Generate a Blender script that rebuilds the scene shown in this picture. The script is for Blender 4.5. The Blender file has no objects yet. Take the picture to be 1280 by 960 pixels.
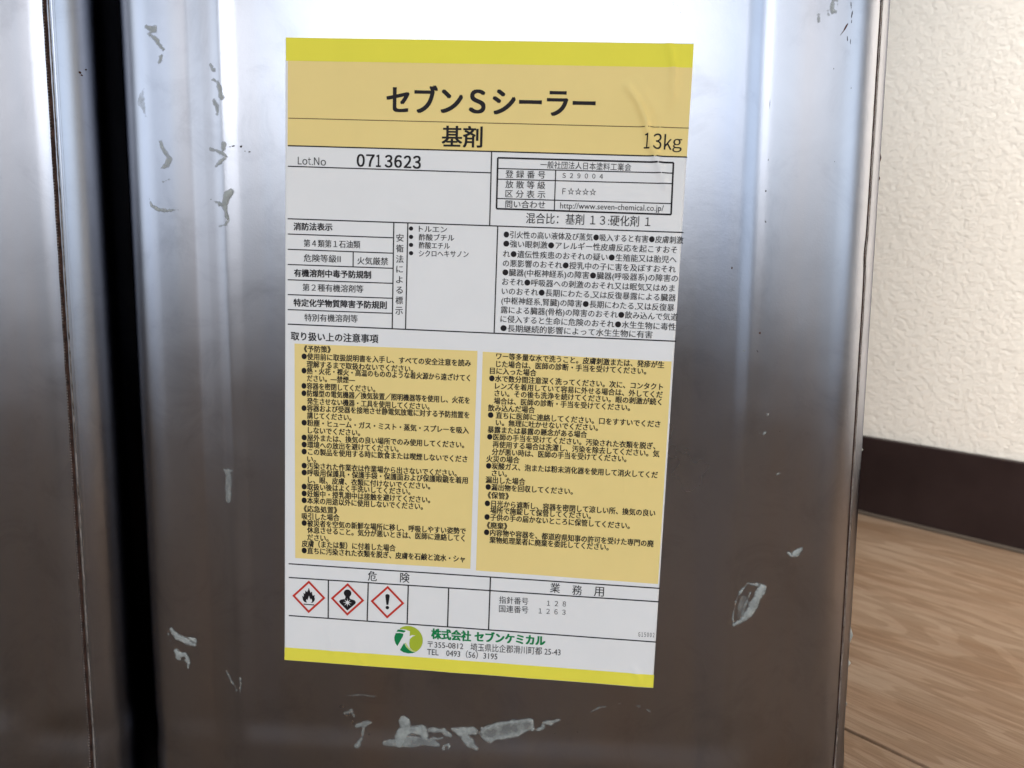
import bpy, bmesh, math, random
import numpy as np
from mathutils import Matrix, Vector

scene = bpy.context.scene
MM = 0.001
random.seed(4)

# ------------------------------------------------------------ camera, world, light, exposure
cam_data = bpy.data.cameras.new("camera")
cam = bpy.data.objects.new("camera", cam_data)
scene.collection.objects.link(cam)
cam_data.sensor_fit = 'HORIZONTAL'
cam_data.sensor_width = 36.0
cam_data.lens = 36.0 * 1031.32 / 1280.0
cam_data.clip_start = 0.01
cam_data.clip_end = 60.0
YAW, PITCH, ROLL = -0.0834, 0.1284, 0.0077
fw = Vector((math.sin(YAW) * math.cos(PITCH), math.cos(YAW) * math.cos(PITCH), -math.sin(PITCH)))
rt = Vector((math.cos(YAW), -math.sin(YAW), 0))
up = rt.cross(fw)
r2 = rt * math.cos(ROLL) + up * math.sin(ROLL)
u2 = up * math.cos(ROLL) - rt * math.sin(ROLL)
mw = Matrix((r2, u2, -fw)).transposed().to_4x4()
mw.translation = Vector((29.96, -255.06, 172.58)) * MM
cam.matrix_world = mw
cam_data.dof.use_dof = True
cam_data.dof.focus_distance = 0.262
cam_data.dof.aperture_fstop = 20.0
scene.camera = cam

world = bpy.data.worlds.new("World")
scene.world = world
world.use_nodes = True
bg = world.node_tree.nodes["Background"]
bg.inputs[0].default_value = (0.93, 0.96, 1.0, 1)
bg.inputs[1].default_value = 0.04

def area(name, loc, target, sx, sy, power, col, spread=180):
    ld = bpy.data.lights.new(name, 'AREA')
    ld.shape = 'RECTANGLE'; ld.size = sx; ld.size_y = sy
    ld.energy = power; ld.color = col; ld.spread = math.radians(spread)
    o = bpy.data.objects.new(name, ld)
    scene.collection.objects.link(o)
    o.location = loc
    d = Vector(target) - Vector(loc)
    o.rotation_euler = d.to_track_quat('-Z', 'Y').to_euler()
    return o
# the window behind the camera
area("window_light", (-0.36, -3.25, 1.10), (-0.36, 0.0, 1.07), 2.1, 1.1, 44.0, (0.91, 0.95, 1.0))
# added fill lights, left and right, that brighten the reflections in the tin
area("left_fill_light", (-2.65, -2.00, 0.95), (-0.1, 0.0, 0.80), 2.8, 1.65, 37.0, (0.82, 0.90, 1.0))
area("right_fill_light", (0.90, -1.15, 0.58), (0.1, 0.0, 0.50), 1.0, 0.84, 6.8, (0.78, 0.885, 1.0))
# added narrow fill light, brightens the wall and floor right of the cans
area("corner_fill_light", (0.22, -0.58, 0.85), (0.60, 0.02, 0.36), 0.20, 0.18, 4.6, (1.0, 0.955, 0.90), 64)

scene.view_settings.view_transform = 'Standard'
scene.view_settings.look = 'None'
scene.view_settings.exposure = 0.0
scene.view_settings.gamma = 1.0

# ------------------------------------------------------------ helpers
def link(o, parent=None):
    scene.collection.objects.link(o)
    if parent is not None:
        o.parent = parent
    return o

def mesh_obj(name, verts, faces, mat, parent=None, smooth=False):
    me = bpy.data.meshes.new(name)
    me.from_pydata([tuple(float(c) for c in v) for v in verts], [], faces)
    if smooth:
        me.polygons.foreach_set('use_smooth', [True] * len(me.polygons))
    if mat: me.materials.append(mat)
    me.update()
    return link(bpy.data.objects.new(name, me), parent)

def box(name, x0, x1, y0, y1, z0, z1, mat, parent=None, bevel=0.0):
    bm = bmesh.new()
    bmesh.ops.create_cube(bm, size=1.0)
    for v in bm.verts:
        v.co = Vector(((x0 + x1) / 2 + v.co.x * (x1 - x0), (y0 + y1) / 2 + v.co.y * (y1 - y0), (z0 + z1) / 2 + v.co.z * (z1 - z0)))
    if bevel > 0:
        bmesh.ops.bevel(bm, geom=list(bm.edges), offset=bevel, segments=2, affect='EDGES', profile=0.6)
    me = bpy.data.meshes.new(name); bm.to_mesh(me); bm.free()
    me.materials.append(mat)
    return link(bpy.data.objects.new(name, me), parent)

class NT:
    def __init__(self, name):
        self.m = bpy.data.materials.new(name); self.m.use_nodes = True
        self.t = self.m.node_tree; self.p = self.t.nodes["Principled BSDF"]
    def n(self, kind, **kw):
        nd = self.t.nodes.new(kind)
        for k, v in kw.items():
            if k in nd.inputs.keys(): nd.inputs[k].default_value = v
            else: setattr(nd, k, v)
        return nd
    def l(self, a, ao, b, bi): self.t.links.new(a.outputs[ao], b.inputs[bi])
    def coord(self, scale=(1, 1, 1), rot=(0, 0, 0), src='Object'):
        c = self.n('ShaderNodeTexCoord'); m = self.n('ShaderNodeMapping')
        m.inputs['Scale'].default_value = scale; m.inputs['Rotation'].default_value = rot
        self.l(c, src, m, 'Vector'); return m
    def noise(self, vec, scale, detail=4, rough=0.5, dist=0.0):
        nd = self.n('ShaderNodeTexNoise'); nd.inputs['Scale'].default_value = scale
        nd.inputs['Detail'].default_value = detail; nd.inputs['Roughness'].default_value = rough
        nd.inputs['Distortion'].default_value = dist
        self.l(vec, 0, nd, 'Vector'); return nd
    def ramp(self, src, out, stops):
        r = self.n('ShaderNodeValToRGB'); e = r.color_ramp.elements
        while len(e) < len(stops): e.new(0.5)
        for k, (p, c) in enumerate(stops):
            e[k].position = p
            e[k].color = (c, c, c, 1) if not isinstance(c, tuple) else (*c, 1)
        self.l(src, out, r, 'Fac'); return r
    def bump(self, src, out, strength, dist, prev=None):
        b = self.n('ShaderNodeBump'); b.inputs['Strength'].default_value = strength
        b.inputs['Distance'].default_value = dist
        self.l(src, out, b, 'Height')
        if prev: self.l(prev, 'Normal', b, 'Normal')
        self.l(b, 'Normal', self.p, 'Normal'); return b

def flat(name, col, rough=0.6, metal=0.0, spec=0.1):
    a = NT(name); a.p.inputs['Base Color'].default_value = (*col, 1)
    a.p.inputs['Roughness'].default_value = rough; a.p.inputs['Metallic'].default_value = metal
    a.p.inputs['Specular IOR Level'].default_value = spec
    return a.m

# ------------------------------------------------------------ materials
def tin_material():
    a = NT('tinplate'); p = a.p
    g = a.n('ShaderNodeBsdfAnisotropic'); g.distribution = 'BECKMANN'; a.t.nodes.remove(p); a.p = p = g
    a.l(g, 0, a.t.nodes['Material Output'], 'Surface')
    v = a.coord()
    streak = a.coord(scale=(1, 1, 0.03))
    s1 = a.noise(streak, 420, 4, 0.6)
    n1 = a.noise(v, 14, 5, 0.6)
    c = a.n('ShaderNodeMix', data_type='RGBA'); c.inputs[6].default_value = TIN_A; c.inputs[7].default_value = TIN_B
    a.l(n1, 'Fac', c, 0); bandn = a.noise(a.coord(scale=(1, 1, 0.04)), 34, 3, 0.6)
    br = a.ramp(bandn, 'Fac', [(0.34, (1.06, 0.99, 0.93)), (0.5, (1.0, 1.0, 1.0)), (0.66, (0.90, 0.96, 1.07))])
    smn = a.noise(v, 48, 6, 0.68, 0.8)
    sr = a.ramp(smn, 'Fac', [(0.30, 0.86), (0.48, 1.0), (0.75, 1.05)])
    m1 = a.n('ShaderNodeMix', data_type='RGBA', blend_type='MULTIPLY'); m1.inputs[0].default_value = 1.0
    a.l(c, 2, m1, 6); a.l(br, 'Color', m1, 7)
    m2 = a.n('ShaderNodeMix', data_type='RGBA', blend_type='MULTIPLY'); m2.inputs[0].default_value = 1.0
    a.l(m1, 2, m2, 6); a.l(sr, 'Color', m2, 7); a.l(m2, 2, p, 'Color')
    # roughness: vertical rolling streaks plus cloudy handling marks
    add = a.n('ShaderNodeMath', operation='MULTIPLY_ADD'); add.inputs[1].default_value = 0.0; add.inputs[2].default_value = ROUGH0
    a.l(s1, 'Fac', add, 0)
    add2 = a.n('ShaderNodeMath', operation='MULTIPLY_ADD'); add2.inputs[1].default_value = 0.16
    a.l(n1, 'Fac', add2, 0); a.l(add, 0, add2, 2)
    a.l(add2, 0, p, 'Roughness')
    fine = a.noise(v, 1700, 2, 0.7)
    b1 = a.bump(fine, 'Fac', 0.15, 0.0001)
    wav = a.noise(a.coord(scale=(1, 1, 0.35)), 22, 2, 0.5)
    b2 = a.bump(wav, 'Fac', 0.12, 0.0012, b1)
    a.l(b2, 'Normal', p, 'Normal')
    return a.m
TIN_A = (0.262, 0.268, 0.295, 1); TIN_B = (0.32, 0.328, 0.36, 1); ROUGH0 = 0.22
M = {}
M['tin'] = tin_material()

def paper_material(name, col, rough=0.75, coat=0.0):
    a = NT(name); p = a.p
    v = a.coord()
    n = a.noise(v, 60, 5, 0.6)
    c2 = tuple(k * 0.92 for k in col)
    m = a.n('ShaderNodeMix', data_type='RGBA'); m.inputs[6].default_value = (*c2, 1); m.inputs[7].default_value = (*col, 1)
    a.l(n, 'Fac', m, 0); a.l(m, 2, p, 'Base Color')
    p.inputs['Roughness'].default_value = rough
    p.inputs['Specular IOR Level'].default_value = 0.12
    f = a.noise(v, 1200, 3, 0.7)
    b = a.bump(f, 'Fac', 0.12, 0.00008)
    w = a.noise(v, 45, 3, 0.5)
    a.bump(w, 'Fac', 0.15, 0.0006, b)
    return a.m
M['white'] = paper_material('label_paper', (0.88, 0.86, 0.84))
M['cream'] = paper_material('cream_print', (0.93, 0.715, 0.285))
M['yellow'] = paper_material('yellow_print', (0.90, 0.80, 0.085))
M['ink'] = flat('black_ink', (0.018, 0.015, 0.017), 0.5)
M['brown'] = flat('brown_ink', (0.16, 0.10, 0.04), 0.5)
M['green'] = flat('green_ink', (0.012, 0.22, 0.07), 0.5)
M['lime'] = flat('lime_ink', (0.42, 0.50, 0.04), 0.5)
M['pale_lime'] = flat('pale_lime_ink', (0.60, 0.68, 0.25), 0.5)
M['red'] = flat('red_ink', (0.60, 0.045, 0.03), 0.5)

def smear_material():
    a = NT('dried_filler'); p = a.p
    v = a.coord()
    n = a.noise(v, 350, 4, 0.6)
    m = a.n('ShaderNodeMix', data_type='RGBA'); m.inputs[6].default_value = (0.25, 0.26, 0.25, 1); m.inputs[7].default_value = (0.46, 0.48, 0.45, 1)
    a.l(n, 'Fac', m, 0); a.l(m, 2, p, 'Base Color')
    p.inputs['Roughness'].default_value = 0.38
    a.bump(n, 'Fac', 0.3, 0.0003)
    at = a.n('ShaderNodeAttribute', attribute_name='cover')
    mul = a.n('ShaderNodeMath', operation='MULTIPLY_ADD'); mul.inputs[1].default_value = 0.9; mul.inputs[2].default_value = -0.50
    a.l(n, 'Fac', mul, 0)
    s = a.n('ShaderNodeMath', operation='ADD'); s.use_clamp = True
    a.l(at, 'Fac', s, 0); a.l(mul, 0, s, 1)
    a.l(s, 0, p, 'Alpha')
    return a.m
M['smear'] = smear_material()

def rust_material(name, c1, c2, sc=400):
    a = NT(name); p = a.p
    n = a.noise(a.coord(), sc, 4, 0.7)
    r = a.ramp(n, 'Fac', [(0.35, c1), (0.65, c2)])
    a.l(r, 'Color', p, 'Base Color'); p.inputs['Roughness'].default_value = 0.8
    p.inputs['Specular IOR Level'].default_value = 0.15
    return a.m
M['rust'] = rust_material('rust', (0.015, 0.008, 0.007), (0.10, 0.035, 0.02))
M['seam_dark'] = rust_material('seam_groove_dirt', (0.012, 0.007, 0.006), (0.07, 0.035, 0.025))
M['seam_edge'] = rust_material('seam_edge_tarnish', (0.05, 0.035, 0.025), (0.30, 0.27, 0.25), 220)
M['speck'] = flat('dark_speck', (0.05, 0.04, 0.04), 0.7)

def wall_material():
    a = NT('wallpaper'); p = a.p
    v = a.coord(rot=(0, 0.5, 0))
    n0 = a.noise(a.coord(), 5, 3, 0.5)
    m = a.n('ShaderNodeMix', data_type='RGBA'); m.inputs[6].default_value = (0.81, 0.755, 0.675, 1); m.inputs[7].default_value = (0.85, 0.80, 0.72, 1)
    a.l(n0, 'Fac', m, 0); a.l(m, 2, p, 'Base Color')
    p.inputs['Roughness'].default_value = 0.75; p.inputs['Specular IOR Level'].default_value = 0.2
    v2 = a.coord(scale=(1.0, 1.0, 1.5), rot=(0, 0.45, 0))
    big = a.noise(v2, 140, 5, 0.62, 0.4)
    r = a.ramp(big, 'Fac', [(0.34, 0.0), (0.50, 0.7), (0.66, 1.0)])
    b1 = a.bump(r, 'Color', 0.42, 0.0016)
    med = a.noise(v2, 420, 4, 0.6, 0.6)
    a.bump(med, 'Fac', 0.5, 0.0012, b1)
    return a.m
M['wall'] = wall_material()

def wood_material():
    a = NT('oak_flooring'); p = a.p
    info = a.n('ShaderNodeObjectInfo')
    comb = a.n('ShaderNodeCombineXYZ')
    mu = a.n('ShaderNodeMath', operation='MULTIPLY'); mu.inputs[1].default_value = 7.3
    a.l(info, 'Random', mu, 0); a.l(mu, 0, comb, 'X'); a.l(mu, 0, comb, 'Y')
    def vec(scale):
        m = a.coord(scale=scale); ad = a.n('ShaderNodeVectorMath', operation='ADD')
        a.l(m, 0, ad, 0); a.l(comb, 0, ad, 1); return ad
    fig = a.noise(vec((2.2, 12, 1)), 2.0, 3, 0.5, 0.5)      # cathedral figure
    wv = a.n('ShaderNodeMath', operation='MULTIPLY'); wv.inputs[1].default_value = 60.0
    a.l(fig, 'Fac', wv, 0)
    sn = a.n('ShaderNodeMath', operation='SINE'); a.l(wv, 0, sn, 0)
    grain = a.noise(vec((4, 170, 1)), 8.0, 6, 0.7)
    blot = a.noise(vec((2.2, 14, 1)), 3.0, 3, 0.5)
    base = a.ramp(grain, 'Fac', [(0.34, (0.25, 0.168, 0.108)), (0.50, (0.375, 0.265, 0.182)), (0.68, (0.45, 0.332, 0.238))])
    bl = a.ramp(blot, 'Fac', [(0.36, (0.78, 0.68, 0.60)), (0.6, (1.0, 1.0, 1.0))])
    mx = a.n('ShaderNodeMix', data_type='RGBA', blend_type='MULTIPLY'); mx.inputs[0].default_value = 0.75
    a.l(base, 'Color', mx, 6); a.l(bl, 'Color', mx, 7)
    sr = a.ramp(sn, 0, [(0.0, (0.80, 0.76, 0.72)), (0.35, (1.0, 1.0, 1.0))])
    mx2 = a.n('ShaderNodeMix', data_type='RGBA', blend_type='MULTIPLY'); mx2.inputs[0].default_value = 0.8
    a.l(mx, 2, mx2, 6); a.l(sr, 'Color', mx2, 7)
    a.l(mx2, 2, p, 'Base Color')
    p.inputs['Roughness'].default_value = 0.68; p.inputs['Specular IOR Level'].default_value = 0.12
    a.bump(grain, 'Fac', 0.2, 0.0003)
    return a.m
M['wood'] = wood_material()
def board_material():
    a = NT('skirting_vinyl'); p = a.p
    n = a.noise(a.coord(), 30, 4, 0.6)
    r = a.ramp(n, 'Fac', [(0.3, (0.018, 0.010, 0.0095)), (0.8, (0.030, 0.018, 0.017))])
    a.l(r, 'Color', p, 'Base Color'); p.inputs['Roughness'].default_value = 0.45
    p.inputs['Specular IOR Level'].default_value = 0.3
    f = a.noise(a.coord(), 900, 2, 0.5); a.bump(f, 'Fac', 0.15, 0.0002)
    return a.m
M['skirting'] = board_material()
M['under'] = flat('floor_gap', (0.012, 0.008, 0.006), 0.9)
M['dust'] = flat('dusty_sealant', (0.11, 0.088, 0.07), 0.9)

# ------------------------------------------------------------ the setting: floor, wall, skirting board
WA = -0.8354
dv = Vector((math.cos(WA), math.sin(WA), 0)); nv = Vector((-dv.y, dv.x, 0))
WD = 507.5
FLOOR = -24.0 * MM
wall_m = Matrix((dv, nv, Vector((0, 0, 1)))).transposed().to_4x4()      # local x along the wall, y away from the room
wall_m.translation = nv * WD * MM + Vector((0, 0, FLOOR))

under = box('floor', -6, 6, -6, 6, -0.05, -0.006, M['under']); under.location.z = FLOOR; under['kind'] = 'structure'
plank_w, plank_l, joint = 0.3320, 1.818, 0.0024
base_m = box('plank', 0.0, plank_l - joint, -plank_w + joint, 0.0, -0.006, 0.0, M['wood'], None, 0.0004).data
bpy.data.objects.remove(bpy.data.objects['plank'])
shifts = [0.62, 1.35, 0.21, 0.98, 0.45, 1.6, 0.8, 0.1, 1.2, 0.5, 1.5, 0.3, 0.9]
for row in range(13):
    for k in range(-3, 2):
        o = bpy.data.objects.new('plank', base_m)
        link(o, under)
        o.matrix_world = Matrix.Translation((0, 0, -FLOOR)) @ wall_m @ Matrix.Translation((k * plank_l + shifts[row], -row * plank_w, 0))

wall = box('wall', -4.5, 3.2, 0.0, 0.12, 0.0, 2.4, M['wall']); wall['kind'] = 'structure'; wall.matrix_world = wall_m
sk = box('skirting_board', -4.4, 3.15, -0.008, -0.0002, 0.0008, 0.0663, M['skirting'], None, 0.0012)
sk['kind'] = 'structure'; sk.matrix_world = wall_m
lip = box('sealant_strip', -4.4, 3.15, -0.0102, -0.0082, 0.0003, 0.0034, M['dust'], None, 0.001)
lip.parent = sk

# ------------------------------------------------------------ print on the label, millimetres from its top left corner
TEXTS = [
    ('title_text', 'セブンＳシーラー', 31.68, 17.36, 94.37, 17.24, 7.94, 0.03, 'ink'),
    ('component_text', '基剤', 48.81, 28.26, 61.0, 28.2, 6.03, 0.022, 'ink'),
    ('weight_text', '１', 109.51, 27.98, 111.06, 27.98, 4.38, 0.02, 'ink'),
    ('weight_text', '３', 112.1, 28.01, 114.58, 28.02, 4.58, 0.02, 'ink'),
    ('weight_text', 'ｋ', 115.4, 28.08, 117.67, 28.08, 4.47, 0.02, 'ink'),
    ('weight_text', 'ｇ', 117.94, 29.03, 120.61, 29.04, 3.86, 0.02, 'ink'),
    ('lot_number', 'Ｌ', 3.99, 36.36, 5.21, 36.36, 2.28, 0, 'ink'),
    ('lot_number', 'ｏ', 5.44, 36.72, 6.99, 36.72, 1.69, 0, 'ink'),
    ('lot_number', 'ｔ', 7.21, 36.43, 8.09, 36.43, 2.17, 0, 'ink'),
    ('lot_number', '．', 8.43, 37.43, 8.76, 37.43, 0.32, 0, 'ink'),
    ('lot_number', 'Ｎ', 9.09, 36.43, 10.74, 36.43, 2.27, 0, 'ink'),
    ('lot_number', 'ｏ', 11.19, 36.82, 12.84, 36.82, 1.69, 0, 'ink'),
    ('lot_number', '０', 22.61, 35.82, 24.91, 35.82, 3.69, 0.03, 'ink'),
    ('lot_number', '７', 25.57, 35.79, 27.98, 35.79, 3.58, 0.03, 'ink'),
    ('lot_number', '１', 28.63, 35.81, 29.94, 35.81, 3.57, 0.03, 'ink'),
    ('lot_number', '３', 31.36, 35.84, 33.54, 35.84, 3.68, 0.03, 'ink'),
    ('lot_number', '６', 34.3, 35.81, 36.47, 35.81, 3.67, 0.03, 'ink'),
    ('lot_number', '２', 37.24, 35.85, 39.41, 35.86, 3.62, 0.03, 'ink'),
    ('lot_number', '３', 40.06, 35.91, 42.34, 35.91, 3.77, 0.03, 'ink'),
    ('registration_table', '一般社団法人日本塗料工業会', 78.94, 35.67, 106.09, 35.75, 2.12, 0, 'ink'),
    ('registration_table', '登 録 番 号', 68.48, 38.7, 80.51, 38.66, 2.21, 0.01, 'ink'),
    ('registration_table', '放 散 等 級', 68.59, 41.75, 80.64, 41.75, 2.22, 0.01, 'ink'),
    ('registration_table', '区 分 表 示', 68.69, 44.5, 80.75, 44.49, 2.22, 0.01, 'ink'),
    ('registration_table', '問い合わせ', 68.8, 47.62, 80.88, 47.52, 2.23, 0.01, 'ink'),
    ('registration_table', 'Ｓ ２ ９ ０ ０ ４', 85.71, 38.63, 97.86, 38.6, 1.73, 0.014, 'ink'),
    ('registration_table', 'Ｆ☆☆☆☆', 85.91, 43.3, 96.05, 43.3, 2.09, 0, 'ink'),
    ('registration_table', 'http://www.seven-chemical.co.jp/', 85.43, 47.76, 116.45, 47.63, 2.33, 0, 'ink'),
    ('mixing_ratio_text', '混合比：基剤 １３:硬化剤 １', 75.26, 51.64, 112.71, 51.54, 3.11, 0.006, 'ink'),
    ('regulation_table', '消防法表示', 2.73, 56.48, 15.0, 56.31, 2.27, 0.030375, 'ink'),
    ('regulation_table', '第４類第１石油類', 5.96, 61.52, 23.92, 61.37, 2.27, 0.02, 'ink'),
    ('regulation_table', '危険等級Ⅱ', 5.98, 66.09, 17.75, 66.02, 2.29, 0.02, 'ink'),
    ('regulation_table', '火気厳禁', 23.1, 66.32, 32.85, 66.23, 2.28, 0.02, 'ink'),
    ('regulation_table', '有機溶剤中毒予防規制', 2.92, 70.85, 27.48, 70.55, 2.29, 0.030375, 'ink'),
    ('regulation_table', '第２種有機溶剤等', 5.65, 75.25, 25.13, 75.05, 2.3, 0.02, 'ink'),
    ('regulation_table', '特定化学物質障害予防規則', 2.83, 80.15, 32.59, 79.77, 2.31, 0.0297, 'ink'),
    ('regulation_table', '特別有機溶剤等', 6.35, 84.71, 23.47, 84.4, 2.32, 0.02, 'ink'),
    ('regulation_table', '安', 35.31, 58.85, 37.61, 58.77, 2.35, 0.02, 'ink'),
    ('regulation_table', '衛', 35.33, 62.09, 37.64, 62.01, 2.36, 0.02, 'ink'),
    ('regulation_table', '法', 35.35, 65.32, 37.66, 65.23, 2.37, 0.02, 'ink'),
    ('regulation_table', 'に', 35.49, 68.45, 37.56, 68.37, 2.13, 0.02, 'ink'),
    ('regulation_table', 'よ', 35.51, 71.65, 37.58, 71.57, 2.13, 0.02, 'ink'),
    ('regulation_table', 'る', 35.53, 74.91, 37.61, 74.82, 2.14, 0.02, 'ink'),
    ('regulation_table', '標', 35.42, 78.08, 37.75, 77.98, 2.4, 0.02, 'ink'),
    ('regulation_table', '示', 35.45, 81.35, 37.78, 81.26, 2.4, 0.02, 'ink'),
    ('solvent_list', '●', 39.21, 55.87, 40.51, 55.85, 1.27, 0, 'ink'),
    ('solvent_list', 'トルエン', 42.31, 55.91, 51.04, 55.86, 2.0, 0.02, 'ink'),
    ('solvent_list', '●', 39.26, 58.41, 40.57, 58.39, 1.27, 0, 'ink'),
    ('solvent_list', '酢酸ブチル', 42.37, 58.45, 53.34, 58.31, 2.0, 0.02, 'ink'),
    ('solvent_list', '●', 39.32, 60.86, 40.62, 60.84, 1.28, 0, 'ink'),
    ('solvent_list', '酢酸エチル', 42.43, 60.9, 52.04, 60.8, 2.01, 0.02, 'ink'),
    ('solvent_list', '●', 39.37, 63.37, 40.68, 63.35, 1.28, 0, 'ink'),
    ('solvent_list', 'シクロヘキサノン', 42.48, 63.4, 57.96, 63.08, 2.01, 0.02, 'ink'),
    ('handling_heading', '取り扱い上の注意事項', 1.97, 90.75, 30.1, 90.45, 2.67, 0.022, 'ink'),
    ('hazard_statement_text', '●引火性の高い液体及び蒸気●吸入すると有害●皮膚刺激', 68.62, 56.73, 122.82, 56.66, 2.14, 0.02, 'ink'),
    ('hazard_statement_text', '●強い眼刺激●アレルギー性皮膚反応を起こすおそ', 68.61, 59.49, 121.17, 59.6, 2.14, 0.02, 'ink'),
    ('hazard_statement_text', 'れ●遺伝性疾患のおそれの疑い●生殖能又は胎児へ', 68.62, 62.58, 121.19, 62.49, 2.15, 0.02, 'ink'),
    ('hazard_statement_text', 'の悪影響のおそれ●授乳中の子に害を及ぼすおそれ', 68.66, 65.41, 121.15, 65.38, 2.16, 0.02, 'ink'),
    ('hazard_statement_text', '●臓器(中枢神経系)の障害●臓器(呼吸器系)の障害の', 68.65, 68.2, 121.95, 68.1, 2.16, 0.02, 'ink'),
    ('hazard_statement_text', 'おそれ●呼吸器への刺激のおそれ又は眠気又はめま', 68.64, 71.05, 121.18, 71.09, 2.17, 0.02, 'ink'),
    ('hazard_statement_text', 'いのおそれ●長期にわたる,又は反復暴露による臓器', 68.64, 73.95, 121.67, 73.94, 2.17, 0.02, 'ink'),
    ('hazard_statement_text', '(中枢神経系,腎臓)の障害●長期にわたる,又は反復暴', 68.63, 76.82, 121.43, 76.93, 2.18, 0.02, 'ink'),
    ('hazard_statement_text', '露による臓器(骨格)の障害のおそれ●飲み込んで気道', 68.57, 79.69, 122.65, 79.76, 2.19, 0.02, 'ink'),
    ('hazard_statement_text', 'に侵入すると生命に危険のおそれ●水生生物に毒性', 68.56, 82.52, 122.2, 82.77, 2.19, 0.02, 'ink'),
    ('hazard_statement_text', '●長期継続的影響によって水生生物に有害', 68.66, 85.34, 115.31, 85.44, 2.2, 0.02, 'ink'),
    ('precaution_text', '《予防策》', 6.25, 94.66, 14.86, 94.51, 2.09, 0.026, 'ink'),
    ('precaution_text', '●使用前に取扱説明書を入手し、すべての安全注意を読み', 5.5, 97.04, 59.73, 96.77, 2.09, 0.026, 'ink'),
    ('precaution_text', '理解するまで取扱わないでください。', 7.19, 99.47, 41.46, 99.48, 2.1, 0.026, 'ink'),
    ('precaution_text', '●熱・火花・裸火・高温のもののような着火源から遠ざけてく', 5.53, 101.61, 59.58, 101.43, 2.09, 0.026, 'ink'),
    ('precaution_text', 'ださい。―禁煙―', 7.32, 103.99, 22.81, 103.88, 2.11, 0.026, 'ink'),
    ('precaution_text', '●容器を密閉してください。', 5.55, 106.5, 29.4, 106.41, 2.11, 0.026, 'ink'),
    ('precaution_text', '●防爆型の電気機器／換気装置／照明機器等を使用し、火花を', 5.57, 108.87, 59.7, 108.54, 2.11, 0.026, 'ink'),
    ('precaution_text', '発生させない機器・工具を使用してください。', 7.37, 111.37, 46.92, 111.14, 2.12, 0.026, 'ink'),
    ('precaution_text', '●容器および受器を接地させ静電気放電に対する予防措置を', 5.59, 113.69, 59.74, 113.23, 2.12, 0.026, 'ink'),
    ('precaution_text', '講じてください。', 7.4, 116.04, 21.8, 115.99, 2.13, 0.026, 'ink'),
    ('precaution_text', '●粉塵・ヒューム・ガス・ミスト・蒸気・スプレーを吸入', 5.62, 118.43, 59.74, 118.16, 2.13, 0.026, 'ink'),
    ('precaution_text', 'しないでください。', 7.69, 120.82, 24.71, 120.77, 2.14, 0.026, 'ink'),
    ('precaution_text', '●屋外または、換気の良い場所でのみ使用してください。', 5.64, 123.29, 58.39, 122.87, 2.14, 0.026, 'ink'),
    ('precaution_text', '●環境への放出を避けてください。', 5.66, 125.6, 37.33, 125.37, 2.15, 0.026, 'ink'),
    ('precaution_text', '●この製品を使用する時に飲食または喫煙しないでくださ', 5.67, 127.92, 59.52, 127.42, 2.15, 0.026, 'ink'),
    ('precaution_text', 'い。', 7.49, 130.29, 10.33, 130.28, 2.17, 0.026, 'ink'),
    ('precaution_text', '●汚染された作業衣は作業場から出さないでください。', 5.69, 132.56, 56.25, 132.23, 2.16, 0.026, 'ink'),
    ('precaution_text', '●呼吸用保護具・保護手袋・保護面および保護眼鏡を着用', 5.71, 134.83, 59.88, 134.37, 2.16, 0.026, 'ink'),
    ('precaution_text', 'し、眼、皮膚、衣類に付けないでください。', 7.79, 137.15, 47.81, 136.94, 2.17, 0.026, 'ink'),
    ('precaution_text', '●取扱い後はよく手洗いしてください。', 5.73, 139.51, 41.42, 139.12, 2.17, 0.026, 'ink'),
    ('precaution_text', '●妊娠中・授乳期中は接触を避けてください。', 5.74, 141.8, 47.92, 141.46, 2.18, 0.026, 'ink'),
    ('precaution_text', '●本来の用途以外に使用しないでください。', 5.76, 144.1, 45.59, 143.78, 2.18, 0.026, 'ink'),
    ('precaution_text', '《応急処置》', 6.45, 146.94, 17.45, 146.78, 2.2, 0.026, 'ink'),
    ('precaution_text', '吸引した場合', 5.79, 149.45, 18.25, 149.18, 2.2, 0.026, 'ink'),
    ('precaution_text', '●被災者を空気の新鮮な場所に移し、呼吸しやすい姿勢で', 5.8, 151.71, 59.73, 151.12, 2.19, 0.026, 'ink'),
    ('precaution_text', '休息させること。気分が悪いときは、医師に連絡してく', 7.64, 153.96, 59.45, 153.48, 2.2, 0.026, 'ink'),
    ('precaution_text', 'ださい。', 7.65, 156.44, 14.69, 156.41, 2.22, 0.026, 'ink'),
    ('precaution_text', '皮膚（または髪）に付着した場合', 5.84, 158.68, 36.96, 158.2, 2.21, 0.026, 'ink'),
    ('precaution_text', '●直ちに汚染された衣類を脱ぎ、皮膚を石鹸と流水・シャ', 5.85, 161.01, 59.75, 160.4, 2.21, 0.026, 'ink'),
    ('first_aid_text', 'ワー等多量な水で洗うこと。皮膚刺激または、発疹が生', 67.65, 94.14, 119.44, 94.52, 2.04, 0.026, 'ink'),
    ('first_aid_text', 'じた場合は、医師の診断・手当を受けてください。', 67.73, 96.59, 114.09, 96.72, 2.05, 0.026, 'ink'),
    ('first_aid_text', '目に入った場合', 65.84, 98.8, 80.33, 98.84, 2.06, 0.026, 'ink'),
    ('first_aid_text', '●水で数分間注意深く洗ってください。次に、コンタクト', 65.72, 101.18, 119.46, 101.32, 2.06, 0.026, 'ink'),
    ('first_aid_text', 'レンズを着用していて容易に外せる場合は、外してくだ', 67.62, 103.51, 119.51, 103.76, 2.06, 0.026, 'ink'),
    ('first_aid_text', 'さい。その後も洗浄を続けてください。眼の刺激が続く', 67.55, 105.8, 119.31, 106.02, 2.07, 0.026, 'ink'),
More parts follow.
